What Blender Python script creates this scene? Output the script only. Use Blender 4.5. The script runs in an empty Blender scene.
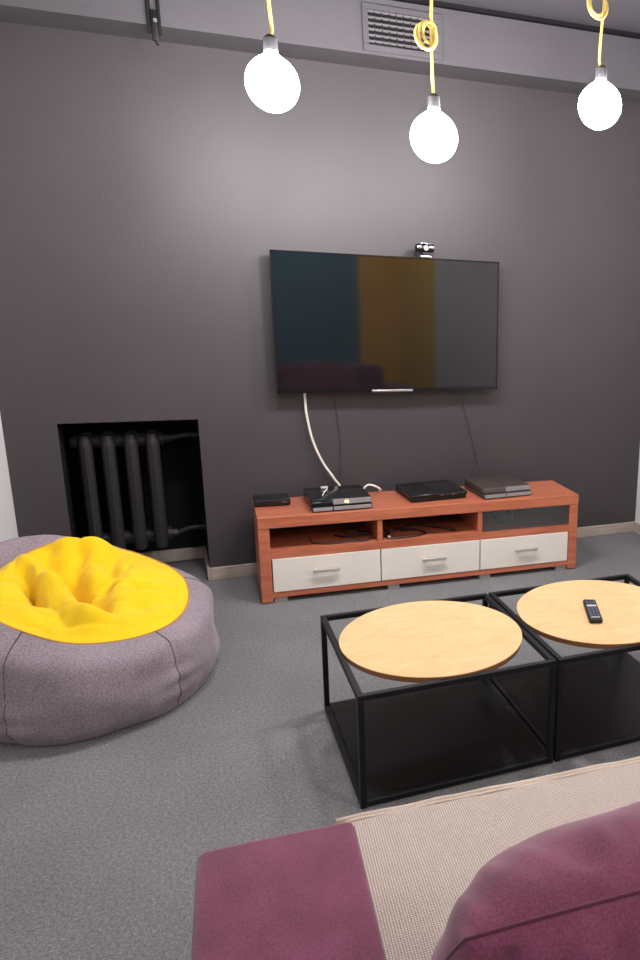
import bpy, bmesh, math, random
from mathutils import Vector, Matrix, noise
random.seed(3)
C = bpy.context.scene.collection
SC = bpy.context.scene
PI = math.pi

# ------------------------------------------------------------------ helpers
def link_obj(name, bm, mat, parent=None, smooth=None, loc=None):
    me = bpy.data.meshes.new(name)
    bm.normal_update()
    bm.to_mesh(me); bm.free()
    o = bpy.data.objects.new(name, me)
    C.objects.link(o)
    for m in (mat if isinstance(mat, (list, tuple)) else [mat]):
        me.materials.append(m)
    if smooth is not None:
        for p in me.polygons: p.use_smooth = True
        if smooth < 179:
            try: me.set_sharp_from_angle(angle=math.radians(smooth))
            except Exception: pass
    if parent: o.parent = parent
    if loc: o.location = loc
    return o

def tag(o, label, cat, group=None):
    o['label'] = label; o['category'] = cat
    if group: o['group'] = group
    return o

def thing(name, label, cat, loc=(0, 0, 0), rz=0.0, group=None):
    o = bpy.data.objects.new(name, None); C.objects.link(o)
    o.empty_display_size = .05
    o.location = loc; o.rotation_euler = (0, 0, rz)
    return tag(o, label, cat, group)

def struct(name, bm, mat, smooth=None):
    o = link_obj(name, bm, mat, None, smooth)
    o['kind'] = 'structure'
    return o

def copy_tree(o, parent=None):
    c = o.copy(); C.objects.link(c)
    if parent: c.parent = parent
    for ch in [k for k in bpy.data.objects if k.parent == o]:
        copy_tree(ch, c)
    return c

def BM(): return bmesh.new()

def box(bm, x0, x1, y0, y1, z0, z1, bevel=0.0, seg=2, mat=0, M=None):
    co = [(x0,y0,z0),(x1,y0,z0),(x1,y1,z0),(x0,y1,z0),(x0,y0,z1),(x1,y0,z1),(x1,y1,z1),(x0,y1,z1)]
    vs = [bm.verts.new(c) for c in co]
    fs = [bm.faces.new([vs[i] for i in f]) for f in
          ((3,2,1,0),(4,5,6,7),(0,1,5,4),(1,2,6,5),(2,3,7,6),(3,0,4,7))]
    allv = vs
    if bevel > 0:
        es = list({e for f in fs for e in f.edges})
        r = bmesh.ops.bevel(bm, geom=es, offset=bevel, segments=seg, affect='EDGES', profile=.5)
        fs = list({f for f in r['faces']} | {f for f in fs if f.is_valid})
        allv = list({v for f in fs for v in f.verts})
    for f in fs:
        if f.is_valid: f.material_index = mat
    if M is not None:
        for v in allv: v.co = M @ v.co
    return fs

def cyl(bm, c, r, h, axis='z', n=32, r2=None, bevel=0.0):
    r2 = r if r2 is None else r2
    M = {'z': Matrix.Identity(4), 'x': Matrix.Rotation(PI/2, 4, 'Y'), 'y': Matrix.Rotation(-PI/2, 4, 'X')}[axis]
    res = bmesh.ops.create_cone(bm, cap_ends=True, segments=n, radius1=r, radius2=r2, depth=h,
                                matrix=Matrix.Translation(c) @ M)
    if bevel > 0:
        es = [e for e in {e for v in res['verts'] for e in v.link_edges} if any(len(f.verts) > 4 for f in e.link_faces)]
        bmesh.ops.bevel(bm, geom=es, offset=bevel, segments=3, affect='EDGES', profile=.5)

def lathe(bm, prof, n=32, c=(0,0,0)):
    rings = []
    for r, z in prof:
        if r < 1e-6: rings.append([bm.verts.new((c[0], c[1], c[2]+z))])
        else: rings.append([bm.verts.new((c[0]+r*math.cos(2*PI*i/n), c[1]+r*math.sin(2*PI*i/n), c[2]+z)) for i in range(n)])
    for a, b in zip(rings, rings[1:]):
        for i in range(n):
            j = (i+1) % n
            if len(a) == 1 and len(b) == 1: continue
            if len(a) == 1: bm.faces.new((a[0], b[j], b[i]))
            elif len(b) == 1: bm.faces.new((a[i], a[j], b[0]))
            else: bm.faces.new((a[i], a[j], b[j], b[i]))
    bmesh.ops.recalc_face_normals(bm, faces=bm.faces)

def spline(pts, k=8, closed=False):
    P = [Vector(p) for p in pts]; out = []
    n = len(P)
    for i in range(n if closed else n-1):
        if closed: p0, p1, p2, p3 = P[i-1], P[i], P[(i+1) % n], P[(i+2) % n]
        else: p0, p1, p2, p3 = P[max(i-1, 0)], P[i], P[i+1], P[min(i+2, n-1)]
        for j in range(k):
            t = j/k
            out.append(.5*((2*p1)+(-p0+p2)*t+(2*p0-5*p1+4*p2-p3)*t*t+(-p0+3*p1-3*p2+p3)*t**3))
    if not closed: out.append(P[-1])
    return out

def tube(bm, pts, r, n=8, closed=False):
    P = [Vector(p) for p in pts]; m = len(P)
    rings = []; up = None
    for i, p in enumerate(P):
        if closed: t = P[(i+1) % m]-P[i-1]
        else: t = P[min(i+1, m-1)]-P[max(i-1, 0)]
        t.normalize()
        if up is None:
            up = t.orthogonal().normalized()
        else:
            up = (up - t*up.dot(t))
            up = up.normalized() if up.length > 1e-6 else t.orthogonal().normalized()
        s = t.cross(up)
        rr = r(i/(m-1)) if callable(r) else r
        rings.append([bm.verts.new(p+rr*(math.cos(2*PI*a/n)*up+math.sin(2*PI*a/n)*s)) for a in range(n)])
    for i in range(m if closed else m-1):
        a, b = rings[i], rings[(i+1) % m]
        for j in range(n):
            bm.faces.new((a[j], a[(j+1) % n], b[(j+1) % n], b[j]))
    if not closed:
        bm.faces.new(rings[0][::-1]); bm.faces.new(rings[-1])
    bmesh.ops.recalc_face_normals(bm, faces=bm.faces)

# ------------------------------------------------------------------ materials
def srgb(r, g, b):
    f = lambda c: (c/255)/12.92 if c/255 <= .04045 else ((c/255+.055)/1.055)**2.4
    return (f(r), f(g), f(b), 1)

class NT:
    def __init__(s, name):
        s.m = bpy.data.materials.new(name); s.m.use_nodes = True
        s.t = s.m.node_tree; s.n = s.t.nodes; s.l = s.t.links
        s.b = s.n['Principled BSDF']
    def node(s, typ, **kw):
        nd = s.n.new(typ)
        for k, v in kw.items():
            if k in nd.inputs: nd.inputs[k].default_value = v
            else: setattr(nd, k, v)
        return nd
    def coords(s, scale=(1, 1, 1), rot=(0, 0, 0)):
        tc = s.node('ShaderNodeTexCoord'); mp = s.node('ShaderNodeMapping')
        mp.inputs['Scale'].default_value = scale; mp.inputs['Rotation'].default_value = rot
        s.l.new(tc.outputs['Object'], mp.inputs['Vector'])
        return mp.outputs['Vector']
    def noise(s, vec, scale, detail=2, rough=.5, dist=0):
        nd = s.node('ShaderNodeTexNoise', Scale=scale, Detail=detail, Roughness=rough, Distortion=dist)
        s.l.new(vec, nd.inputs['Vector']); return nd.outputs['Fac']
    def ramp(s, fac, stops):
        r = s.node('ShaderNodeValToRGB')
        el = r.color_ramp.elements
        while len(el) < len(stops): el.new(.5)
        for e, (p, c) in zip(el, stops): e.position = p; e.color = c
        s.l.new(fac, r.inputs['Fac']); return r.outputs['Color']
    def color(s, out): s.l.new(out, s.b.inputs['Base Color'])
    def bump(s, h, strength=.3, dist=.01, prev=None):
        b = s.node('ShaderNodeBump', Strength=strength, Distance=dist)
        s.l.new(h, b.inputs['Height'])
        if prev is not None: s.l.new(prev, b.inputs['Normal'])
        s.l.new(b.outputs['Normal'], s.b.inputs['Normal']); return b.outputs['Normal']
    def math(s, op, a, b=None):
        m = s.node('ShaderNodeMath', operation=op)
        for i, v in enumerate((a, b)):
            if v is None: continue
            if isinstance(v, (int, float)): m.inputs[i].default_value = v
            else: s.l.new(v, m.inputs[i])
        return m.outputs[0]

def plain(name, col, rough=.5, metal=0, spec=.5, var=.06, nscale=30, emit=None, coat=0):
    t = NT(name)
    v = t.coords()
    c2 = tuple(min(1, c*(1+var)) for c in col[:3])+(1,)
    c1 = tuple(c*(1-var) for c in col[:3])+(1,)
    t.color(t.ramp(t.noise(v, nscale, 3), [(.3, c1), (.7, c2)]))
    t.b.inputs['Roughness'].default_value = rough
    t.b.inputs['Metallic'].default_value = metal
    t.b.inputs['Specular IOR Level'].default_value = spec
    t.b.inputs['Coat Weight'].default_value = coat
    if emit:
        t.b.inputs['Emission Color'].default_value = emit[0]
        t.b.inputs['Emission Strength'].default_value = emit[1]
    return t.m

def wall_paint(name, col, rough, spec, var=.08):
    t = NT(name); v = t.coords()
    c1 = tuple(c*(1-var) for c in col[:3])+(1,); c2 = tuple(c*(1+var) for c in col[:3])+(1,)
    t.color(t.ramp(t.noise(v, 2.2, 4, .6), [(.3, c1), (.7, c2)]))
    t.b.inputs['Roughness'].default_value = rough
    t.b.inputs['Specular IOR Level'].default_value = spec
    t.bump(t.noise(v, 90, 3), .12, .004)
    return t.m

def fabric(name, c1, c2, scale=900, bump=.3, sheen=.2, big=6, bigamt=.12):
    t = NT(name); v = t.coords()
    w = t.noise(v, scale, 2, .7)
    col = t.ramp(w, [(.25, c1), (.75, c2)])
    b = t.noise(v, big, 3, .55)
    mx = t.node('ShaderNodeMixRGB', blend_type='MULTIPLY'); mx.inputs['Fac'].default_value = 1
    g0, g1 = 1-bigamt, 1+bigamt
    sh = t.ramp(b, [(.3, (g0, g0, g0, 1)), (.7, (g1, g1, g1, 1))])
    t.l.new(col, mx.inputs['Color1']); t.l.new(sh, mx.inputs['Color2'])
    t.color(mx.outputs['Color'])
    t.b.inputs['Roughness'].default_value = .9
    t.b.inputs['Specular IOR Level'].default_value = .15
    t.b.inputs['Sheen Weight'].default_value = sheen
    t.bump(w, bump, .002)
    return t.m

def wood(name, stops, scale=(1.2, 14, 14), rough=.4, coat=.0, dist=1.2, ns=2.5):
    t = NT(name); v = t.coords(scale)
    n1 = t.noise(v, ns, 6, .6, dist)
    t.color(t.ramp(n1, stops))
    t.b.inputs['Roughness'].default_value = rough
    t.b.inputs['Coat Weight'].default_value = coat
    t.bump(n1, .05, .002)
    return t.m

def carpet_mat():
    t = NT('grey_carpet'); v = t.coords()
    f = t.noise(v, 300, 3, .75); m = t.noise(v, 110, 3, .7); b = t.noise(v, 2.0, 3, .55)
    s = t.math('ADD', t.math('MULTIPLY', f, .6), t.math('MULTIPLY', m, .4))
    col = t.ramp(s, [(.34, srgb(86, 86, 87)), (.5, srgb(121, 121, 122)), (.66, srgb(160, 159, 159))])
    mx = t.node('ShaderNodeMixRGB', blend_type='MULTIPLY'); mx.inputs['Fac'].default_value = 1
    t.l.new(col, mx.inputs['Color1'])
    t.l.new(t.ramp(b, [(.3, (.88, .88, .88, 1)), (.7, (1.08, 1.07, 1.06, 1))]), mx.inputs['Color2'])
    t.color(mx.outputs['Color'])
    t.b.inputs['Roughness'].default_value = 1; t.b.inputs['Specular IOR Level'].default_value = .05
    t.bump(s, .4, .004)
    return t.m

def weave_mat():
    t = NT('beige_weave'); v = t.coords()
    sx = t.node('ShaderNodeTexWave', wave_type='BANDS', bands_direction='X', Scale=66, Distortion=.4, Detail=1)
    sy = t.node('ShaderNodeTexWave', wave_type='BANDS', bands_direction='Y', Scale=66, Distortion=.4, Detail=1)
    t.l.new(v, sx.inputs['Vector']); t.l.new(v, sy.inputs['Vector'])
    h = t.math('MULTIPLY', sx.outputs['Fac'], sy.outputs['Fac'])
    n = t.noise(v, 300, 2, .6)
    hh = t.math('ADD', t.math('MULTIPLY', h, .8), t.math('MULTIPLY', n, .3))
    t.color(t.ramp(hh, [(.08, srgb(150, 132, 124)), (.32, srgb(196, 182, 172)), (.8, srgb(220, 208, 198))]))
    t.b.inputs['Roughness'].default_value = .95; t.b.inputs['Specular IOR Level'].default_value = .1
    t.bump(hh, .5, .004)
    return t.m

def glass_mat(name, tint, gloss=.12, rough=.02):
    t = NT(name)
    tr = t.node('ShaderNodeBsdfTransparent'); tr.inputs['Color'].default_value = tint
    gl = t.node('ShaderNodeBsdfGlossy', Roughness=rough)
    fr = t.node('ShaderNodeFresnel', IOR=1.5)
    sc = t.math('ADD', fr.outputs[0], gloss-.04)
    mx = t.node('ShaderNodeMixShader')
    t.l.new(sc, mx.inputs[0]); t.l.new(tr.outputs[0], mx.inputs[1]); t.l.new(gl.outputs[0], mx.inputs[2])
    t.l.new(mx.outputs[0], t.n['Material Output'].inputs['Surface'])
    return t.m

def screen_mat():
    t = NT('dark_screen'); v = t.coords()
    t.color(t.ramp(t.noise(v, 5), [(.3, (.006, .006, .007, 1)), (.7, (.008, .008, .009, 1))]))
    t.b.inputs['Roughness'].default_value = .05
    t.b.inputs['Specular IOR Level'].default_value = .85
    t.b.inputs['IOR'].default_value = 1.5
    return t.m

M = {}
M['dark_wall'] = wall_paint('dark_wall', srgb(63, 57, 60), .5, .62)
M['soffit'] = wall_paint('soffit_paint', srgb(86, 83, 87), .45, .5)
M['ceiling'] = wall_paint('ceiling_paint', srgb(92, 89, 94), .6, .4)
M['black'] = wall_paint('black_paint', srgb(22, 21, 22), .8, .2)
M['gap'] = wall_paint('gap_shade', srgb(34, 33, 36), .9, .1)  # ceiling gap's shade put into the colour; also used behind the vent slats
M['white_wall'] = wall_paint('white_wall', srgb(226, 224, 222), .7, .3, .02)
M['blue_wall'] = wall_paint('blue_wall', srgb(70, 128, 150), .7, .3, .05)
M['amber_wall'] = wall_paint('amber_wall', srgb(240, 186, 40), .7, .3, .05)
M['carpet'] = carpet_mat()
M['skirting'] = wood('skirting', [(.3, srgb(160, 147, 136)), (.7, srgb(188, 176, 164))], (3, 3, 30), .45)
M['red_wood'] = wood('red_brown_wood', [(.25, srgb(164, 88, 62)), (.5, srgb(188, 108, 78)), (.75, srgb(204, 124, 94))], (1.3, 16, 16), .35, .1)
M['birch'] = wood('birch_wood', [(.2, srgb(216, 172, 120)), (.5, srgb(228, 186, 134)), (.8, srgb(236, 198, 148))], (3, 5, 5), .45, .05, 2.5, 1.5)
M['birch_edge'] = wood('birch_edge', [(.3, srgb(140, 92, 56)), (.7, srgb(168, 116, 74))], (2, 2, 60), .5)
M['brown_back'] = plain('brown_back', srgb(46, 34, 30), .6)
M['white_front'] = plain('white_front', srgb(232, 224, 214), .35, 0, .5, .02, 6)
M['steel'] = plain('brushed_steel', srgb(205, 198, 190), .4, .55, .5, .05, 40)
M['grey_foot'] = plain('grey_foot', srgb(150, 146, 144), .5, 0, .5)
M['black_metal'] = plain('black_metal', srgb(22, 22, 23), .5, 0, .3, .1, 50)
M['black_board'] = plain('black_board', srgb(15, 16, 16), .4, 0, .25, .1, 8)
M['black_gloss'] = plain('black_gloss', srgb(16, 16, 19), .15, 0, .5, .1, 8)
M['black_matte'] = plain('black_matte', srgb(26, 25, 26), .5, 0, .4, .1, 30)
M['charcoal'] = plain('charcoal_plastic', srgb(66, 58, 54), .5, 0, .4, .08, 40)
M['grey_plastic'] = plain('grey_plastic', srgb(122, 116, 116), .45, 0, .4, .05, 40)
M['vent_slat'] = plain('vent_slat', srgb(120, 116, 119), .5)
M['silver'] = plain('silver', srgb(205, 203, 205), .25, 1, .5, .03, 30)
M['screen'] = screen_mat()
M['white_cable'] = plain('white_cable', srgb(232, 224, 214), .45)
M['black_cable'] = plain('black_cable', srgb(30, 28, 28), .5)
M['dark_wire'] = plain('dark_wire', srgb(72, 67, 68), .6)
M['yellow_cord'] = fabric('yellow_cord', srgb(226, 190, 84), srgb(248, 224, 140), 1500, .3, .1)
M['socket'] = plain('socket_grey', srgb(34, 33, 35), .6)
M['bulb'] = plain('bulb_glow', (1, 1, 1, 1), .3, 0, .5, 0, 5, ((1, .965, .985, 1), 145))
M['amber_led'] = plain('amber_led', srgb(255, 200, 60), .4, 0, .5, 0, 5, ((1, .66, .10, 1), 9))
M['iron'] = plain('cast_iron_paint', srgb(42, 40, 40), .5, 0, .35, .12, 60)
M['grey_cloth'] = fabric('mauve_grey_cloth', srgb(112, 98, 106), srgb(164, 150, 158), 190, .35, .2)
M['yellow_cloth'] = fabric('yellow_cloth', srgb(226, 184, 14), srgb(246, 208, 36), 420, .25, .15, 7, .05)
M['piping'] = fabric('piping_cloth', srgb(176, 120, 60), srgb(200, 150, 80), 700, .3, .1)
M['seam'] = fabric('seam_thread', srgb(70, 58, 62), srgb(92, 78, 82), 700, .3, .1)
M['maroon'] = fabric('maroon_velvet', srgb(96, 46, 68), srgb(128, 68, 92), 320, .2, .25, 11, .2)
M['maroon_seam'] = fabric('maroon_seam', srgb(74, 32, 48), srgb(92, 42, 60), 700, .3, .2)
M['weave'] = weave_mat()
M['hem'] = fabric('hem_cloth', srgb(196, 176, 160), srgb(214, 198, 184), 500, .3, .1)
M['bay_glass'] = glass_mat('bay_glass', (.9, .96, .96, 1), .15, .08)
M['blue_plastic'] = plain('blue_plastic', srgb(24, 44, 62), .4)
M['light_key'] = plain('light_key', srgb(206, 200, 196), .5)
M['blue_key'] = plain('blue_key', srgb(86, 90, 112), .5)

# ------------------------------------------------------------------ room
XL, XR, YB = -1.40, 2.407, -5.75
NX0, NX1, NZ, ND = -.687, -.109, .816, .375
PX = -.891                                   # face of the white pier by the corner
SZ = lambda x: 2.434+.0285*x                 # lower edge of the soffit
TZ = lambda x: 2.655+.036*x                  # upper edge of the soffit
CZ = lambda x: TZ(x)+.034

bm = BM()
box(bm, XL-.1, XR+.1, YB-.1, ND+.12, -.08, 0)
struct('floor', bm, M['carpet'])

bm = BM()                                    # far wall: one outline with the niche cut out, extruded back
out = [(XL-.1, 0), (NX0, 0), (NX0, NZ), (NX1, NZ), (NX1, 0), (XR+.1, 0), (XR+.1, 2.95), (XL-.1, 2.95)]
fr = [bm.verts.new((x, 0, z)) for x, z in out]; bk = [bm.verts.new((x, .42, z)) for x, z in out]
# front face split into three quads
bm.faces.new((fr[0], fr[1], fr[2], fr[7])) ; bm.faces.new((fr[2], fr[3], fr[6], fr[7])); bm.faces.new((fr[3], fr[4], fr[5], fr[6]))
for i in range(8):
    j = (i+1) % 8
    f = bm.faces.new((fr[j], fr[i], bk[i], bk[j]))
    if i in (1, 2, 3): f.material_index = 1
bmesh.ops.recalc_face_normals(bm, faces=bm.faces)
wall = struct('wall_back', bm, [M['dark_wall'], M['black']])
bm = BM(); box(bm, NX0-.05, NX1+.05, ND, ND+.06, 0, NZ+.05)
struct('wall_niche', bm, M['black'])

bm = BM()                                    # white pier beside the corner, then the wall steps back
box(bm, XL-.1, PX, -.42, 0, 0, 2.95)
struct('wall_left', bm, M['white_wall'])
bm = BM(); box(bm, XL-.1, XL, YB, -.42, 0, 2.95)
struct('wall_side', bm, M['white_wall'])
bm = BM(); box(bm, XR, XR+.1, -4.3, 0, 0, 2.95)
struct('wall_right', bm, M['white_wall'])
bm = BM(); box(bm, XR, XR+.1, YB, -4.3, 0, 2.95)
box(bm, 1.93, XR+.1, YB-.1, YB, 0, 2.95)
struct('wall_corner', bm, M['amber_wall'])
bm = BM(); box(bm, XL-.1, 1.93, YB-.1, YB, 0, 2.95)
struct('wall_rear', bm, M['blue_wall'])

def slab(bm, y0, y1, zlo, zhi, x0=XL, x1=XR):
    vs = []
    for y in (y0, y1):
        for x, zf in ((x0, zlo), (x1, zlo), (x1, zhi), (x0, zhi)):
            vs.append(bm.verts.new((x, y, zf(x))))
    for f in ((0, 1, 2, 3), (7, 6, 5, 4), (0, 4, 5, 1), (1, 5, 6, 2), (2, 6, 7, 3), (3, 7, 4, 0)):
        bm.faces.new([vs[i] for i in f])
    bmesh.ops.recalc_face_normals(bm, faces=bm.faces)
SY = -.22
bm = BM(); slab(bm, SY, 0, SZ, TZ)
struct('ceiling_soffit', bm, M['soffit'])
bm = BM(); slab(bm, YB-.1, .1, CZ, lambda x: CZ(x)+.1, XL-.1, XR+.1)
struct('ceiling', bm, M['ceiling'])
bm = BM(); slab(bm, SY+.022, 0, TZ, CZ)  # set-back strip above the soffit, coloured dark to stand for shadow
struct('gap_shade_strip_1', bm, M['gap'])

# skirting boards
BH, BT = .066, .014
def skirt(name, *bx):
    bm = BM()
    for b in bx: box(bm, *b, 0, BH, bevel=.003, seg=1)
    struct(name, bm, M['skirting'])
skirt('baseboard_back', (NX1, XR, -BT, 0))
skirt('baseboard_niche', (NX1-BT, NX1, -BT, ND), (NX0, NX1-BT, ND-BT, ND))
skirt('baseboard_corner', (PX, NX0, -BT, 0))
skirt('baseboard_right', (XR-BT, XR, -4.3, -BT))
skirt('baseboard_left', (PX, PX+BT, -.42, -BT))

# ------------------------------------------------------------------ radiator
rad = thing('radiator', 'dark cast iron column radiator inside the black wall niche', 'radiator', (-.46, .12, 0))
for xs in (-.600, -.506, -.410, -.316):
    bm = BM(); x = xs+.46
    n = 20; prof = []
    # one hollow-looking column: rounded flat body with a raised centre rib, front and rear column
    for yy in (0.0, .10):
        pts = spline([(x, yy+.012, .165), (x, yy+.002, .20), (x, yy, .30), (x, yy, .62), (x, yy+.002, .70), (x, yy+.014, .735)], 5)
        tube(bm, pts, lambda t: .030*(1-.45*max(0, abs(2*t-1)-.86)/.14), 14)
        tube(bm, [(x, yy-.026, .22), (x, yy-.028, .30), (x, yy-.028, .62), (x, yy-.026, .69)], .0075, 8)
    cyl(bm, (x, .055, .70), .034, .098, 'x', 18)
    cyl(bm, (x, .055, .215), .034, .098, 'x', 18)
    box(bm, x-.014, x+.014, .0, .10, .18, .72, .006)
    link_obj('section', bm, M['iron'], rad, 40)
for z in (.70, .215):
    bm = BM(); cyl(bm, (-.187, .055, z), .026, .03, 'x', 6); link_obj('plug', bm, M['iron'], rad, 40)
for z0, z1 in ((.70, .715), (.215, .235)):
    bm = BM()
    tube(bm, spline([(.19, .055, z0), (.22, .055, z0), (.28, .05, z1), (.352, .05, z1)], 6), .0125, 10)
    link_obj('pipe', bm, M['iron'], rad, 60)
    bm = BM(); cyl(bm, (.207, .055, z0), .021, .026, 'x', 6)
    link_obj('nut', bm, M['iron'], rad)

# ------------------------------------------------------------------ television
TVX, TVZ, TVW, TVH, TVY = .8208, 1.274, 1.145, .664, -.100
tv = thing('television', 'large wall-mounted flat television with dark glossy screen', 'television', (TVX, 0, TVZ))
hw, hh = TVW/2, TVH/2
bm = BM()
box(bm, -hw, hw, TVY+.002, TVY+.03, -hh, hh, .004)
box(bm, -hw*.72, hw*.72, TVY+.028, TVY+.052, -hh*.75, hh*.5, .012)
link_obj('housing', bm, M['black_gloss'], tv, 30)
bm = BM()
for a in ((-hw, hw, hh-.008, hh), (-hw, hw, -hh, -hh+.016), (-hw, -hw+.008, -hh, hh), (hw-.008, hw, -hh, hh)):
    box(bm, a[0], a[1], TVY-.003, TVY+.004, a[2], a[3], .0012, 1)
link_obj('bezel', bm, M['black_gloss'], tv)
bm = BM(); box(bm, -hw+.007, hw-.007, TVY-.0005, TVY+.006, -hh+.015, hh-.007)
link_obj('screen', bm, M['screen'], tv)
bm = BM(); box(bm, -.115, .098, TVY-.006, TVY+.004, -hh-.004, -hh+.010, .003)
link_obj('trim_strip', bm, M['silver'], tv, 30)
bm = BM(); box(bm, -.2, .2, -.050, 0, -.16, .16, .003); link_obj('wall_mount', bm, M['black_metal'], tv)

# webcam
wc = thing('webcam', 'small black and silver webcam clipped on the television top edge', 'webcam', (.992, TVY+.012, TVZ+hh))
bm = BM(); box(bm, -.048, .048, -.02, .02, .028, .068, .012, 3); link_obj('camera_body', bm, M['black_gloss'], wc, 30)
bm = BM(); cyl(bm, (0, -.022, .047), .013, .012, 'y', 20); link_obj('lens', bm, M['silver'], wc, 30)
bm = BM()
for s in (-1, 1): box(bm, s*.032-.013, s*.032+.013, -.0225, -.019, .044, .058, .003, 2)
box(bm, -.03, .03, -.019, .016, .0665, .0705, .0015)
link_obj('silver_inlay', bm, M['silver'], wc, 30)
bm = BM(); box(bm, -.012, .012, -.010, .012, .012, .03, .003); link_obj('stem', bm, M['black_matte'], wc, 30)
bm = BM(); box(bm, -.027, .032, -.022, .014, .0, .012, .003); link_obj('clip', bm, M['silver'], wc, 30)

# cables on the wall
def cable(name, pts, r, mat, label, group=None, k=8):
    bm = BM(); tube(bm, spline(pts, k), r, 8)
    return tag(link_obj(name, bm, mat, None, 180), label, 'cable', group)

# ------------------------------------------------------------------ TV stand
SXW, SYW, SYAW = .0885, -.430, -.047
W, D, H = 1.620, .350, .4205
st = thing('tv_stand', 'long low red-brown wood television stand with white drawers', 'tv stand', (SXW, SYW, 0), SYAW)
S = Matrix.Translation((SXW, SYW, 0)) @ Matrix.Rotation(SYAW, 4, 'Z')
def on(u, v, z): return tuple(S @ Vector((u, v, z)))
PT = .050                                   # thickness of the sides
z_foot, z_bot, z_dr, z_mid, z_open = .026, .052, .218, .256, .366
bm = BM(); box(bm, 0, W, -.003, D, z_open, H, .003); link_obj('top_panel', bm, M['red_wood'], st)
for x in (0, W-PT):
    bm = BM(); box(bm, x, x+PT, 0, D, .005, z_open-.0005, .002); link_obj('side_panel', bm, M['red_wood'], st)
DIV = (.557, 1.068)
for x in DIV:
    bm = BM(); box(bm, x-.012, x+.012, .004, D-.01, z_mid, z_open-.0005); link_obj('divider', bm, M['red_wood'], st)
bm = BM(); box(bm, PT, W-PT, .002, D-.01, z_dr, z_mid); link_obj('shelf', bm, M['red_wood'], st)
bm = BM(); box(bm, PT, W-PT, .002, D-.01, z_foot, z_bot); link_obj('bottom_rail', bm, M['red_wood'], st)
bm = BM(); box(bm, PT, W-PT, D-.009, D-.002, z_foot, z_open); link_obj('back_panel', bm, M['brown_back'], st)
edges = (PT+.002, DIV[0], DIV[1], W-PT-.002)
for i in range(3):
    a, b = edges[i]+.0025, edges[i+1]-.0025
    bm = BM(); box(bm, a, b, -.002, .018, z_bot+.002, z_dr-.002, .002)
    box(bm, a+.02, b-.02, .016, .28, z_bot+.01, z_dr-.02)
    dr = link_obj('drawer', bm, M['white_front'], st)
    c = (a+b)/2 + (-.01, .01, .0)[i]; zc = (z_bot+z_dr)/2+.012
    bm = BM(); box(bm, c-.062, c+.062, -.030, -.018, zc-.007, zc+.007, .003)
    for s in (-1, 1): box(bm, c+s*.048-.005, c+s*.048+.005, -.020, -.001, zc-.005, zc+.005)
    link_obj('handle', bm, M['steel'], dr, 30)
for x in (.085, .62, 1.10, W-.085):
    for y in (.03, D-.08):
        bm = BM(); box(bm, x-.03, x+.03, y-.022, y+.05, 0, z_foot, .003); link_obj('foot', bm, M['grey_foot'], st)
bm = BM(); box(bm, DIV[1]+.014, W-PT-.002, .006, .011, z_mid+.002, z_open-.003)
link_obj('glass_door', bm, M['bay_glass'], st)

def rz(o, a): o.rotation_euler.z = SYAW+a
# set-top box
t = thing('set_top_box', 'small flat black set-top box at left end of the wooden stand', 'box', on(.0, .185, H), SYAW-.01)
bm = BM(); box(bm, 0, .165, 0, .125, .004, .034, .005); link_obj('casing', bm, M['black_matte'], t, 30)
bm = BM(); box(bm, .01, .155, -.001, .004, .008, .026); link_obj('front_window', bm, M['black_gloss'], t)
bm = BM(); box(bm, .125, .150, -.0018, .002, .019, .022); link_obj('display', bm, M['grey_plastic'], t)
for x in (.015, .15):
    for y in (.015, .11):
        bm = BM(); cyl(bm, (x, y, .002), .006, .004, n=12); link_obj('rubber_foot', bm, M['black_matte'], t)

# slanted two-tier consoles
def console(name, label, loc, yaw, top, front, w, d, split, glossy):
    t = thing(name, label, 'game console', loc, yaw)
    def wedge(x0, x1, y0, y1, z0, z1, slope, b=.003):
        bm = BM()
        vs = [bm.verts.new(c) for c in ((x0, y0+slope*z0, z0), (x1, y0+slope*z0, z0), (x1, y1, z0), (x0, y1, z0),
                                        (x0, y0+slope*z1, z1), (x1, y0+slope*z1, z1), (x1, y1, z1), (x0, y1, z1))]
        for f in ((3, 2, 1, 0), (4, 5, 6, 7), (0, 1, 5, 4), (1, 2, 6, 5), (2, 3, 7, 6), (3, 0, 4, 7)):
            bm.faces.new([vs[i] for i in f])
        if b: bmesh.ops.bevel(bm, geom=list(bm.edges), offset=b, segments=2, affect='EDGES', profile=.5)
        return bm
    link_obj('base', wedge(.004, w-.004, .010, d-.01, 0, .005, .2), M['black_matte'], t)
    link_obj('lower_tier', wedge(0, w, 0, d, .004, .0245, .35), top, t, 30)
    link_obj('upper_tier', wedge(0, w, .010, d, .0275, .055, .35), top, t, 30)
    link_obj('core', wedge(.004, w-.004, .02, d-.006, .02, .032, .2, 0), M['black_matte'], t)
    # grey front faces
    fb = wedge(.004, split-.003, -.002, .012, .007, .023, .35, .001)
    link_obj('front_strip', fb, front, t)
    fb = wedge(split+.003, w-.004, -.002, .012, .007, .023, .35, .001)
    link_obj('front_strip', fb, front, t)
    fb = wedge(split+.003, w-.002, .008, .03, .030, .053, .35, .001)
    fs = link_obj('front_strip', fb, front, t)
    bm = BM(); box(bm, split-.0015, split+.0015, .03, d-.002, .0548, .0556); link_obj('groove', bm, M['black_matte'], t)
    return t, fs
con, fs = console('game_console', 'black two-tier game console with glowing amber spot', on(.246, .010, H), SYAW+.03,
                  M['black_gloss'], M['grey_plastic'], .282, .285, .097, True)
bm = BM(); box(bm, .155, .170, .016, .023, .036, .046, .002); link_obj('status_light', bm, M['amber_led'], con)
con2, fs2 = console('game_console', 'charcoal two-tier game console nearest the right end of the stand', on(1.098, .020, H), SYAW+.09,
                    M['charcoal'], M['grey_plastic'], .272, .275, .125, False)
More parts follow.
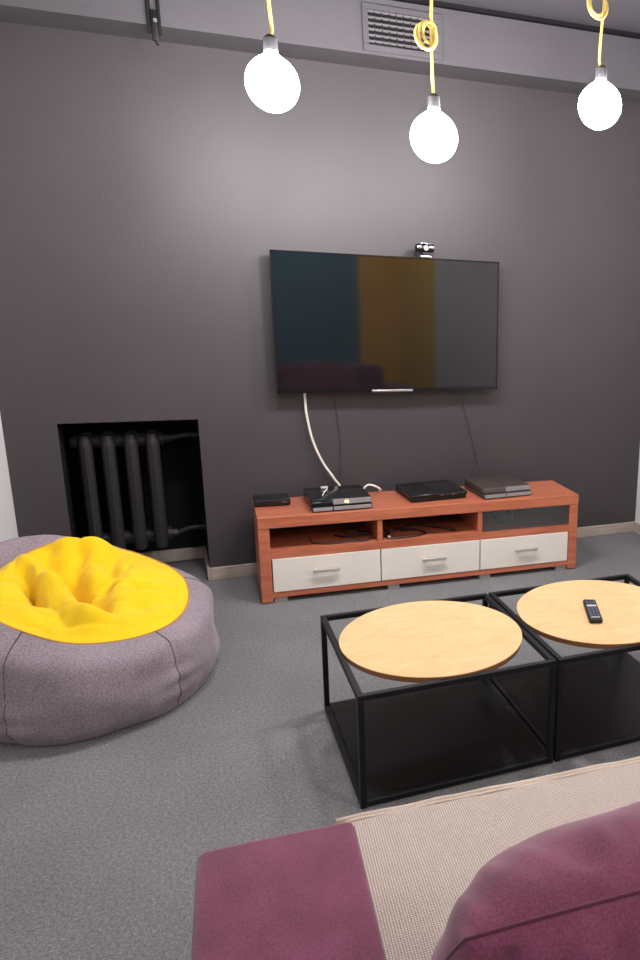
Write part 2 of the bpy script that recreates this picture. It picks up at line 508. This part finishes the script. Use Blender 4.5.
# flat-topped rounded console between them
t = thing('game_console', 'black low console with stepped front in the middle of the stand', 'game console', on(.726, .055, H), SYAW+.085)
bm = BM(); box(bm, .004, .296, .010, .27, 0, .022, .006, 3); link_obj('lower_body', bm, M['black_matte'], t, 30)
bm = BM(); box(bm, 0, .300, .0, .275, .020, .042, .008, 3); link_obj('upper_body', bm, M['black_gloss'], t, 30)
bm = BM()
for i in range(12): box(bm, .02+.010*i, .024+.010*i, .06, .25, .0415, .0435)
link_obj('lid_rib', bm, M['black_gloss'], t)
bm = BM(); box(bm, .145, .285, -.002, .03, .026, .037, .003); link_obj('disc_slot', bm, M['black_matte'], t, 30)
for b_ in ((.215, .228, -.004, .002, .029, .034), (.155, .165, -.004, .002, .029, .034)):
    bm = BM(); box(bm, *b_, .001); link_obj('button', bm, M['grey_plastic'], t)

# loose items inside the bays
def C2(name, pts, r, mat, label): return cable(name, [on(*p) for p in pts], r, mat, label)
zs = z_mid+.0045
C2('cable', [(.24, .10, zs+.022), (.238, .085, zs+.012), (.25, .06, zs), (.32, .028, zs), (.42, .035, zs), (.49, .03, zs), (.53, .06, zs)], .0032, M['black_cable'],
   'thin black cable lying in the left open bay')
C2('cable', [(.36, .16, zs), (.40, .10, zs+.006), (.46, .09, zs+.010), (.52, .11, zs+.006), (.53, .17, zs), (.46, .21, zs+.008), (.40, .18, zs+.012), (.43, .11, zs+.016), (.50, .13, zs+.012), (.47, .24, zs), (.45, .33, zs+.05)], .0045, M['black_cable'],
   'coiled black cable bundle at right of the left open bay')
C2('cable', [(.60, .25, zs), (.62, .09, zs+.012), (.60, .03, zs), (.68, .022, zs), (.76, .035, zs), (.80, .08, zs), (.74, .14, zs+.004), (.66, .16, zs+.01), (.72, .10, zs+.01)], .0038, M['black_cable'],
   'looped black cable lying in the middle open bay')
C2('cable', [(.70, .20, zs), (.82, .16, zs+.02), (.93, .08, zs+.012), (.955, .07, zs), (.90, .12, zs), (.80, .22, zs)], .0032, M['black_cable'],
   'thin dark cable arching at right of the middle open bay')
def plug(name, u, v, z, label):
    t = thing(name, label, 'plug', on(u, v, z), SYAW)
    bm = BM(); box(bm, -.011, .011, -.02, .02, 0, .018, .004); link_obj('body', bm, M['black_matte'], t, 30)
    bm = BM(); box(bm, -.007, .007, -.032, -.019, .004, .014, .001); link_obj('tip', bm, M['light_key'], t)
plug('cable_plug', .607, .066, z_mid, 'pale tipped cable plug lying beside the first divider of the stand')
t = thing('gadget_box', 'small dark blue box behind the glass of the right bay', 'box', on(1.21, .13, z_mid), SYAW+.05)
bm = BM(); box(bm, 0, .095, 0, .08, .0, .05, .010, 3); box(bm, .068, .098, .01, .06, .045, .068, .006); link_obj('casing', bm, M['blue_plastic'], t, 30)
bm = BM(); cyl(bm, (.085, .008, .058), .007, .006, 'y', 14); link_obj('knob', bm, M['grey_plastic'], t, 30)

# wall cables
cable('cable', [(.383, -.05, .939), (.384, -.045, .90), (.389, -.04, .824), (.413, -.04, .695), (.458, -.042, .579), (.512, -.048, .49), (.545, -.052, .42), (.56, -.052, .20), (.57, -.05, .0065)], .0062, M['white_cable'],
      'thick white cable curving from the television down to the stand')
cable('cable', [on(.530, .300, .445), on(.555, .298, .470), on(.585, .29, .468), on(.62, .30, .445), on(.62, .325, .428)], .0055, M['white_cable'],
      'short white cable looping over the top behind the amber-lit console')
cable('cable', [on(.305, .10, .4805), on(.32, .15, .485), on(.34, .20, .489), on(.346, .225, .487)], .0026, M['white_cable'],
      'short white lead lying across the top of the amber-lit console')
t = tag(None or link_obj('cable_clip', (lambda b: (box(b, -.017, .017, -.008, .008, 0, .010, .003), b)[1])(BM()), M['light_key'], None, 30,
        on(.335, .265, .4755)), 'small white plug end at the back of the amber-lit console', 'plug')
cable('cable', [(.528, -.02, .939), (.537, -.012, .893), (.56, -.01, .685), (.556, -.012, .55), (.545, -.014, .43), (.545, -.02, .2), (.56, -.03, .004)], .0026, M['dark_wire'],
      'thin dark wire hanging beside the white cable below the television')
cable('cable', [(1.205, -.02, .939), (1.214, -.012, .925), (1.272, -.01, .707), (1.315, -.01, .54), (1.322, -.012, .50), (1.30, -.02, .45), (1.30, -.03, .2), (1.31, -.04, .004)], .0026, M['dark_wire'],
      'thin dark wire hanging below the right half of the television')

# ------------------------------------------------------------------ coffee tables
TYAW = -.0127; TW, TD, TH = .606, .601, .3548
def make_table(loc, label):
    t = thing('coffee_table', label, 'coffee table', loc, TYAW, 'square black coffee tables')
    b = .0175
    for (x, y) in ((0, 0), (TW-b, 0), (0, TD-b), (TW-b, TD-b)):
        bm = BM(); box(bm, x, x+b, y, y+b, 0, TH-b, .0015, 1); link_obj('leg', bm, M['black_metal'], t)
    for z, nm in ((TH-b, 'top_frame'), (.004, 'bottom_frame')):
        bm = BM()
        e = b if nm == 'bottom_frame' else 0
        box(bm, e, TW-e, 0, b, z, z+b, .0015, 1); box(bm, e, TW-e, TD-b, TD, z, z+b, .0015, 1)
        box(bm, 0, b, b, TD-b, z, z+b, .0015, 1); box(bm, TW-b, TW, b, TD-b, z, z+b, .0015, 1)
        link_obj(nm, bm, M['black_metal'], t)
    bm = BM(); box(bm, b, TW-b, b, TD-b, .010, .022); link_obj('bottom_panel', bm, M['black_board'], t)
    # round wooden top, standing on two short brackets fixed to the rails
    r = .2915
    bm = BM()
    lathe(bm, [(0, TH-.012), (r-.004, TH-.012), (r-.002, TH-.006), (r, TH+.0065), (r-.0015, TH+.008), (0, TH+.008)], 96, (TW/2, TD/2, 0))
    for f in bm.faces:
        if abs(f.normal.z) < .5: f.material_index = 1
    tp = link_obj('tabletop', bm, [M['birch'], M['birch_edge']], t, 30)
    bm = BM(); box(bm, b, TW-b, TD/2-.012, TD/2+.012, TH-.020, TH-.0125); box(bm, TW/2-.012, TW/2+.012, b, TD-b, TH-.027, TH-.0205)
    link_obj('support_bar', bm, M['black_metal'], t)
    return t
tx, ty = .1683, -2.098
ca, sa = math.cos(TYAW), math.sin(TYAW)
t1 = make_table((tx, ty, 0), 'black metal frame coffee table with round wooden top, nothing on it')
bm = BM(); cyl(bm, (TW-.0215, .335, .022), .005, .004, 'x', 10); link_obj('screw', bm, M['silver'], t1)
t2 = copy_tree(t1); t2.location = (tx+ca*.6135, ty+sa*.6135, 0)
t2['label'] = 'black metal frame coffee table with round wooden top carrying a remote'

rm = thing('remote_control', 'black remote control lying on the right round wooden tabletop', 'remote control', (1.047, -1.838, TH+.008), -.375)
bm = BM()
box(bm, -.0235, .0235, -.092, .092, .0, .017, .0065, 3)
link_obj('casing', bm, M['black_matte'], rm, 40)
for b_ in ((-.017, .017, .022, .034), (-.015, .015, -.077, -.071)):
    bm = BM(); box(bm, *b_, .0165, .0185, .001); link_obj('pale_button', bm, M['light_key'], rm)
for y in [.065, .05]+[.012-.014*k for k in range(6)]:
    for c_ in (-1, 0, 1):
        bm = BM(); box(bm, c_*.0125-.0045, c_*.0125+.0045, y-.0045, y+.0045, .0165, .0185, .001)
        link_obj('key', bm, M['blue_key'], rm)
bm = BM(); cyl(bm, (-.012, .082, .0172), .004, .003, n=12); link_obj('power_button', bm, M['grey_plastic'], rm)

# ------------------------------------------------------------------ bean bag
BC = (-.555, -.955, 0)
bag = thing('bean_bag', 'grey bean bag chair with crumpled yellow seat beside the white wall', 'bean bag', BC)
def lerp_tab(tab, a):
    """periodic monotone-ish cubic through a table of (angle, value)"""
    a = a % 360; n = len(tab)
    for k in range(n):
        a1, v1 = tab[k]; a2, v2 = tab[(k+1) % n]
        a0, v0 = tab[k-1]; a3, v3 = tab[(k+2) % n]
        if a2 <= a1: a2 += 360
        if a0 > a1: a0 -= 360
        while a3 < a2: a3 += 360
        if a1 <= a <= a2:
            h = a2-a1; t = (a-a1)/h
            m1 = (v2-v0)/(a2-a0)*h; m2 = (v3-v1)/(a3-a1)*h
            return (2*t**3-3*t*t+1)*v1+(t**3-2*t*t+t)*m1+(-2*t**3+3*t*t)*v2+(t**3-t*t)*m2
    return tab[0][1]
SEAMZ = [(0, .30), (45, .345), (90, .43), (115, .455), (150, .425), (180, .41), (210, .405), (240, .355), (270, .295), (315, .272)]
LIFT = [(0, 0), (60, 0), (95, .01), (120, .035), (145, .06), (175, .05), (205, .012), (230, 0), (300, 0)]
SEAMR = [(0, .335), (45, .35), (90, .33), (130, .30), (165, .30), (195, .33), (225, .345), (270, .355), (315, .355)]
BULGE = [(0, .425), (45, .43), (90, .42), (135, .43), (180, .43), (225, .475), (270, .49), (315, .455)]
NA = 160
def seam_pt(a):
    r = lerp_tab(SEAMR, a); z = lerp_tab(SEAMZ, a)
    return Vector((r*math.cos(math.radians(a)), r*math.sin(math.radians(a)), z))
def body_pt(a, t):
    """t 0 at the floor centre .. 1 at the seam"""
    R = lerp_tab(BULGE, a); s = seam_pt(a); rs = lerp_tab(SEAMR, a); zs = s.z
    L = lerp_tab(LIFT, a); zt = zs+L
    prof = [(0, .002), (.82*R, .002), (.94*R, .018), (.995*R, .08), (R, .155), (.5*(R+rs)+.03, .16+.62*(zt-.16)+.012),
            (rs+.012+1.0*L, zt-.004+.1*L), (rs, zs)]
    f = t*(len(prof)-1); i = min(int(f), len(prof)-2); u = f-i
    P = lambda k: Vector(prof[max(0, min(k, len(prof)-1))]+(0,))
    p0, p1, p2, p3 = P(i-1), P(i), P(i+1), P(i+2)
    q = .5*((2*p1)+(-p0+p2)*u+(2*p0-5*p1+4*p2-p3)*u*u+(-p0+3*p1-3*p2+p3)*u**3)
    r, z = q.x, max(q.y, .001)
    x, y = r*math.cos(math.radians(a)), r*math.sin(math.radians(a))
    if z > .004:
        w = noise.noise(Vector((x*5, y*5, z*9)))*.014+noise.noise(Vector((x*13, y*13, z*5+3)))*.004
        # soft gathers radiating from the seam and the floor line
        g = math.exp(-((zs-z)/.06)**2)*.5+math.exp(-((z-.05)/.04)**2)*.8
        w += g*.012*noise.noise(Vector((math.cos(math.radians(a))*9, math.sin(math.radians(a))*9, z*2)))
        for sa_ in SEAMS:
            da = (a-sa_+180) % 360-180
            w -= .010*math.exp(-(da/2.6)**2)*min(1, (zs-z)/.05+.2)
            w -= .006*math.exp(-(da/9)**2)*math.sin(z*95+sa_)*math.exp(-((z-.10)/.09)**2)
        fade = min(1, abs(1-t)*7)
        x *= 1+w*fade/max(r, .05); y *= 1+w*fade/max(r, .05)
    return Vector((x, y, z))
SEAMS = (-52, 20, 95, 165, 244)
bm = BM()
ts = [0, .1]+[.143+.857*i/36 for i in range(37)]
rings = []
for t_ in ts:
    rings.append([bm.verts.new(body_pt(360*i/NA, t_)) for i in range(NA)] if t_ > 0 else [bm.verts.new((0, 0, .002))])
for A, B in zip(rings, rings[1:]):
    for i in range(NA):
        j = (i+1) % NA
        if len(A) == 1: bm.faces.new((A[0], B[j], B[i]))
        else: bm.faces.new((A[i], A[j], B[j], B[i]))
bmesh.ops.recalc_face_normals(bm, faces=bm.faces)
body = link_obj('body', bm, M['grey_cloth'], bag, 180)
for sa_ in SEAMS:
    bm = BM()
    tube(bm, [body_pt(sa_, .30+.69*i/40)*1.0 for i in range(41)], .0022, 6)
    link_obj('seam', bm, M['seam'], body, 180)

# yellow seat: a slack panel with folds. ridges / valleys are (x0,y0, x1,y1, height, width)
FOLDS = [
    # roll running from the upper left down to the front middle
    (-.195, .15, -.085, -.04, .050, .055), (-.085, -.04, .03, -.25, .045, .055), (.03, -.25, .12, -.27, .022, .045),
    # block at the left of the roll
    (-.235, .10, -.265, -.06, .036, .060), (-.25, -.10, -.16, -.22, .020, .05),
    # crease between the left block and the roll
    (-.185, .06, -.155, -.05, -.050, .020), (-.155, -.05, -.125, -.15, -.050, .017),
    # valley behind the roll, two pits
    (-.135, .20, -.045, .02, -.070, .045), (-.045, .02, .04, -.15, -.070, .042), (.04, -.16, .05, -.17, -.035, .025),
    # creases and ridges in the raised rear
    (-.025, .20, -.045, .06, -.034, .030), (-.085, .23, -.085, .14, .016, .04), (.02, .24, .015, .06, .018, .045),
    (.095, .25, .06, .0, -.022, .026), (.06, .0, .045, -.13, -.018, .035), (.16, .20, .12, -.02, .016, .06),
    (-.10, .27, .05, .26, .055, .06), (-.20, .25, -.15, .22, .045, .035), (-.155, .28, -.125, .24, -.040, .022),
    (.22, -.03, .12, -.14, .014, .05), (.16, -.17, .27, -.08, -.012, .03), (.17, -.02, .25, .06, -.010, .03),
]
def seg_d(px, py, x0, y0, x1, y1):
    dx, dy = x1-x0, y1-y0
    t = max(0, min(1, ((px-x0)*dx+(py-y0)*dy)/(dx*dx+dy*dy)))
    return math.hypot(px-x0-t*dx, py-y0-t*dy)
def top_pt(a, q):
    s = seam_pt(a)
    x, y = s.x*q, s.y*q
    rim = s.z
    cz = .345
    base = cz+(rim-cz)*q**1.6
    base += .05*(1-q)*q*4*(.5 if y < 0 else 1.0)*.6            # puffed between seam and centre
    e = 1-q**7
    wx = x+.012*noise.noise(Vector((x*9, y*9, 1)));  wy = y+.012*noise.noise(Vector((x*9, y*9, 7)))
    f = 0
    for x0, y0, x1, y1, h, w in FOLDS:
        d = seg_d(wx, wy, x0, y0, x1, y1)
        f += h*math.exp(-(d/w)**2)
    f += .007*noise.noise(Vector((x*14, y*14, 4)))-.013*max(0, 1-4*abs(noise.noise(Vector((wx*7, wy*7, 11)))))**2+.003*noise.noise(Vector((x*40, y*40, 2)))
    return Vector((x, y, base+f*e))
bm = BM()
NR = 90
rings = [[bm.verts.new(top_pt(0, 0))]]
for k in range(1, NR+1):
    q = k/NR
    rings.append([bm.verts.new(top_pt(360*i/NA, q)) for i in range(NA)])
for A, B in zip(rings, rings[1:]):
    for i in range(NA):
        j = (i+1) % NA
        if len(A) == 1: bm.faces.new((A[0], B[i], B[j]))
        else: bm.faces.new((A[i], B[i], B[j], A[j]))
bmesh.ops.recalc_face_normals(bm, faces=bm.faces)
link_obj('yellow_seat', bm, M['yellow_cloth'], bag, 180)
bm = BM(); tube(bm, [seam_pt(360*i/120) for i in range(120)], .0038, 8, True)
link_obj('piping', bm, M['piping'], bag, 180)

# ------------------------------------------------------------------ sofa
SOYAW = -.074
SO = (-.005, -2.876, 0)
sofa = thing('sofa', 'maroon velvet sofa with low square armrests facing the television', 'sofa', SO, SOYAW)
SM = Matrix.Translation(SO) @ Matrix.Rotation(SOYAW, 4, 'Z')
def soft_box(bm, x0, x1, y0, y1, z0, z1, r, n=5, puff=0.0, sub=14, amp=.0):
    fs = box(bm, x0, x1, y0, y1, z0, z1, r, n)
    return fs
bm = BM(); box(bm, .001, 1.75, -.66, .165, .10, .30, .015, 3); link_obj('seat_base', bm, M['maroon'], sofa, 40)
bm = BM(); box(bm, .001, 1.75, -.66, .185, .302, .415, .03, 5); link_obj('seat_cushion', bm, M['maroon'], sofa, 40)
def arm(x0, x1):
    bm = BM()
    box(bm, x0, x1, -.86, 0,   .06, .566, .016, 4)
    bmesh.ops.subdivide_edges(bm, edges=[e for e in bm.edges if e.calc_length() > .08], cuts=10, use_grid_fill=True)
    for v in bm.verts:
        n = noise.noise(v.co*6)*.004
        v.co.z += n if v.co.z > .3 else 0
    link_obj('armrest', bm, M['maroon'], sofa, 50)
arm(-.245, -.001); arm(1.752, 1.99)
bm = BM(); box(bm, .001, 1.75, -.90, -.672, .06, .76, .04, 5); link_obj('backrest', bm, M['maroon'], sofa, 40)
for x in (-.2, 1.92):
    for y in (-.82, -.08):
        bm = BM(); cyl(bm, (x, y, .031), .022, .062, n=20, r2=.028); link_obj('foot', bm, M['black_matte'], sofa, 40)

# woven cover spread over the seat, its hem hanging just over the front edge
def edge_v(u): return .196+.010*noise.noise(Vector((u*3.1, 0, 5)))+.006*noise.noise(Vector((u*9, 2, 1)))
bm = BM(); U0, U1, NU = .006, 1.742, 110
prof = lambda u: [(-.655, .4200), (-.40, .4215), (-.1, .4225), (.08, .4220), (edge_v(u)-.03, .4215), (edge_v(u)-.008, .418), (edge_v(u), .405), (edge_v(u)+.002, .33), (edge_v(u), .22)]
cols = []
for i in range(NU+1):
    u = U0+(U1-U0)*i/NU
    col = []
    pp = spline([(v, z, 0) for v, z in prof(u)], 5)
    for p in pp:
        n = .0012*noise.noise(Vector((u*7, p.x*7, 0)))+.0008*noise.noise(Vector((u*23, p.x*23, 3)))
        col.append((u, p.x, max(p.y+n, .22)))
    cols.append(col)
top = [[bm.verts.new(c) for c in col] for col in cols]
for a, b in zip(top, top[1:]):
    for j in range(len(a)-1): bm.faces.new((a[j], b[j], b[j+1], a[j+1]))
bmesh.ops.recalc_face_normals(bm, faces=bm.faces)
cover = thing('seat_cover', 'beige woven cover spread over the sofa seat beside the armrest', 'sofa cover', SO, SOYAW)
cl = link_obj('cloth', bm, M['weave'], cover, 180)
sd = cl.modifiers.new('thickness', 'SOLIDIFY'); sd.thickness = .0035; sd.offset = 1
bm = BM()
hp = [(-.012+(1.745+.0)*i/90, edge_v(max(0, (1.745)*i/90-.01))-.004, .4195+.003*noise.noise(Vector((i*.21, 0, 0)))) for i in range(91)]
tube(bm, hp, .0055, 10)
hp2 = [(p[0], p[1]-.016+.003*noise.noise(Vector((i*.3, 4, 0))), p[2]+.005) for i, p in enumerate(hp)]
tube(bm, hp2, .002, 8)
link_obj('hem', bm, M['hem'], cover, 180)

# back cushions
def make_cushion(label, loc, rot, w, h, T, seed):
    cu = thing('back_cushion', label, 'cushion', loc, 0, 'maroon back cushions on the sofa')
    cu.rotation_euler = rot
    NXg, NYg = 90, 60
    bm = BM()
    def pt(u, v, side):
        pu, pv = abs(u)**3.0, abs(v)**2.6
        th = T/2*max(0, (1-pu)*(1-pv))**.5
        # slight corner pull
        x = w/2*u*(1-.035*(1-abs(v))**2*0-.03*v*v*0); z = h/2*v
        x *= 1-.05*abs(v)**4; z *= 1-.05*abs(u)**4
        ed = min(1-abs(u), 1-abs(v))
        k = math.exp(-(ed/.24)**2)*(1-math.exp(-(ed/.04)**2))
        wr = .013*k*noise.noise(Vector((u*w*9+seed, v*2.0, side*3)))+.012*k*noise.noise(Vector((u*w*17+seed, v*3, side*5+9)))
        k2 = math.exp(-(ed/.20)**2)*(1-math.exp(-(ed/.05)**2))
        wr -= .022*k2*max(0, 1-4.5*abs(noise.noise(Vector((u*2.6+v*.25*side+seed, v*.5, side*.2+seed)))))**1.5
        wr += .010*noise.noise(Vector((u*3+seed, v*3, side)))*(th/(T/2))
        return Vector((x, side*(th+wr*(1 if th > .004 else 0)), z))
    grid = {}
    for side in (-1, 1):
        for i in range(NXg+1):
            for j in range(NYg+1):
                u = math.sin(PI/2*(2*i/NXg-1)); v = math.sin(PI/2*(2*j/NYg-1))
                edge = i in (0, NXg) or j in (0, NYg)
                key = (0 if edge else side, i, j)
                if key not in grid: grid[key] = bm.verts.new(pt(u, v, side if not edge else 1))
        for i in range(NXg):
            for j in range(NYg):
                f = []
                for a, b in ((i, j), (i+1, j), (i+1, j+1), (i, j+1)):
                    edge = a in (0, NXg) or b in (0, NYg)
                    f.append(grid[(0 if edge else side, a, b)])
                bm.faces.new(f if side < 0 else f[::-1])
    per = [(i, 0) for i in range(NXg)]+[(NXg, j) for j in range(NYg)]+[(NXg-i, NYg) for i in range(NXg)]+[(0, NYg-j) for j in range(NYg)]
    path = [grid[(0, a, b)].co.copy() for a, b in per]
    link_obj('filling', bm, M['maroon'], cu, 180)
    b2 = BM(); tube(b2, path, .0024, 6, True)
    link_obj('seam', b2, M['maroon_seam'], cu, 180)
    return cu
cw = .66
for i, lab in enumerate(('maroon velvet cushion leaning on the sofa back beside the beige cover, nearest the left armrest',
                         'second maroon velvet cushion from the left armrest, leaning on the sofa back')):
    make_cushion(lab, (.313+.70*i*math.cos(SOYAW), -3.358+.70*i*math.sin(SOYAW),   .640), (math.radians(30), 0, SOYAW-.02), cw, .38, .28, 1+7*i)

# ------------------------------------------------------------------ pendant lamps
BR = .082
def pendant(label, x, y, zb, cord, loop=None):
    t = thing('pendant_lamp', label, 'pendant lamp', (x, y, zb), 0, 'bare bulbs on yellow cords')
    bm = BM()
    prof = [(0, -BR)]+[(BR*math.sin(PI*k/22), -BR*math.cos(PI*k/22)) for k in range(1, 19)]+[(.020, .085), (.019, .098), (0, .098)]
    lathe(bm, prof, 36); link_obj('bulb', bm, M['bulb'], t, 180)
    bm = BM(); lathe(bm, [(0, .092), (.0215, .092), (.0225, .098), (.0215, .128), (.012, .138), (.004, .141), (0, .141)], 24)
    link_obj('socket', bm, M['socket'], t, 40)
    bm = BM()
    tube(bm, [Vector(p)-Vector((x, y, zb)) for p in cord], .0055, 8)
    if loop:
        for c, r, tl in loop:
            c = Vector(c)-Vector((x, y, zb))
            tube(bm, [c+Vector((r[0]*math.cos(2*PI*i/28), .008*math.sin(2*PI*i/28+tl), r[1]*math.sin(2*PI*i/28))) for i in range(28)], .0055, 8, True)
    link_obj('cord', bm, M['yellow_cord'], t, 180)
    bm = BM()
    ct = CZ(cord[-1][0])-zb
    lathe(bm, [(0, ct), (.035, ct), (.035, ct-.012), (.012, ct-.022), (0, ct-.022)], 24, (cord[-1][0]-x, cord[-1][1]-y, 0))
    link_obj('ceiling_cap', bm, M['black_metal'], t, 40)
    return t
LY = -1.2
pendant('bare glowing bulb on a yellow cord, leftmost of the three', .150, LY, 2.055,
        spline([(.150, LY, 2.19), (.156, LY, 2.21), (.152, LY, 2.27), (.149, LY, 2.36), (.150, LY, CZ(.15)-.02)]))
pendant('bare glowing bulb on a yellow cord with a tight knot, middle of the three', .683, LY, 1.957,
        spline([(.683, LY, 2.09), (.679, LY, 2.13), (.674, LY, 2.27), (.676, LY, 2.40), (.676, LY, CZ(.68)-.02)]),
        [((.652, LY-.004, 2.268), (.034, .040), 0), ((.663, LY+.004, 2.273), (.034, .042), 1.5), ((.668, LY, 2.283), (.024, .030), 2.5)])
pendant('bare glowing bulb on a yellow cord with one open loop, rightmost of the three', 1.340, LY, 2.140,
        spline([(1.340, LY, 2.275), (1.329, LY, 2.30), (1.334, LY, 2.42), (1.338, LY, 2.46), (1.34, LY, CZ(1.34)-.02)]),
        [((1.312, LY, 2.472), (.040, .043), 0), ((1.316, LY+.01, 2.485), (.036, .04), 1.5)])

# ------------------------------------------------------------------ air vent and hanger
tilt = -math.atan(.0285)
vt = thing('air_vent', 'rectangular metal air vent grille on the soffit above the television', 'air vent', (.858, SY, 2.565))
vt.rotation_euler = (0, tilt, 0)
bm = BM(); VW, VH = .185, .094
for a in ((-VW, VW, VH-.024, VH), (-VW, VW, -VH, -VH+.026), (-VW, -VW+.026, -VH+.026, VH-.024), (VW-.046, VW, -VH+.026, VH-.024)):
    box(bm, a[0], a[1], -.010, 0, a[2], a[3], .002, 1)
link_obj('frame', bm, M['soffit'], vt)
bm = BM(); box(bm, -VW+.02, VW-.02, -.003, -.0005, -VH+.02, VH-.02); link_obj('duct_back', bm, M['gap'], vt)
for k in range(6):
    z = -VH+.036+k*(2*VH-.070)/5
    bm = BM(); box(bm, -VW+.024, VW-.024, -.012, -.001, -.0022, .0022, 0, 1, 0, Matrix.Translation((0, 0, z)) @ Matrix.Rotation(math.radians(-28), 4, 'X'))
    link_obj('slat', bm, M['vent_slat'], vt)
for k in range(8):
    x = -VW+.055+k*(2*VW-.14)/7
    bm = BM(); box(bm, x-.003, x+.003, -.0085, -.002, -VH+.026, VH-.024)
    link_obj('divider', bm, M['black_metal'], vt)

hg = thing('hanger_bracket', 'dark metal hanger straps with a shiny bolt on the soffit edge', 'bracket', (-.158, SY, 2.43))
bm = BM()
for s in (-1, 1): box(bm, s*.019-.0055, s*.019+.0055, -.014, 0, -.035, .21, .002, 1)
link_obj('strap', bm, M['black_metal'], hg)
bm = BM(); box(bm, -.012, .012, -.018, -.002, -.060, .05, .003); tube(bm, [(0, -.010, -.058), (.004, -.010, -.072), (.012, -.010, -.070)], .004, 8)
link_obj('hook', bm, M['black_metal'], hg, 30)
bm = BM(); cyl(bm, (.004, -.020, .012), .008, .010, 'y', 12); link_obj('bolt', bm, M['silver'], hg, 30)
bm = BM(); tube(bm, [(-.008, -.010, .05), (-.009, -.012, .12), (-.008, -.010, .21)], .004, 8); link_obj('cable_drop', bm, M['dark_wire'], hg, 180)

# ------------------------------------------------------------------ light
def point(name, loc, power, r, col=(1, .97, .95)):
    l = bpy.data.lights.new(name, 'POINT'); l.energy = power; l.shadow_soft_size = r; l.color = col
    o = bpy.data.objects.new(name, l); C.objects.link(o); o.location = loc
for i, (x, y) in enumerate(((-.5, -4.7), (.7, -4.9), (1.7, -4.5), (.9, -3.1))):
    point('room_lamp', (x, y, 2.45), 24 if i < 3 else 30, .09)
w = bpy.data.worlds.new('world'); SC.world = w; w.use_nodes = True
bg = w.node_tree.nodes['Background']; bg.inputs[0].default_value = (.9, .92, 1, 1); bg.inputs[1].default_value = .05

# ------------------------------------------------------------------ camera
yaw, pitch, roll = .456361, .2546, .03238
fw = Vector((math.sin(yaw)*math.cos(pitch), math.cos(yaw)*math.cos(pitch), -math.sin(pitch)))
rt = Vector((math.cos(yaw), -math.sin(yaw), 0)); up = rt.cross(fw)
r2 = math.cos(roll)*rt+math.sin(roll)*up; u2 = -math.sin(roll)*rt+math.cos(roll)*up
cam = bpy.data.cameras.new('camera'); co = bpy.data.objects.new('camera', cam); C.objects.link(co)
R3 = Matrix((r2, u2, -fw)).transposed()
co.matrix_world = Matrix.Translation((-.230889, -4.015855, 1.415808)) @ R3.to_4x4()
cam.sensor_fit = 'VERTICAL'; cam.sensor_height = 36; cam.lens = 771.3077*36/960
cam.shift_x = (320-542.4617)/960; cam.shift_y = (501.6875-480)/960
cam.clip_start = .05
SC.camera = co

SC.view_settings.view_transform = 'Standard'; SC.view_settings.look = 'None'
SC.view_settings.gamma = 1; SC.view_settings.exposure = .3; SC.view_settings.use_curve_mapping = False
SC.cycles.use_denoising = True
SC.cycles.max_bounces = 8
SC.cycles.sample_clamp_indirect = 6
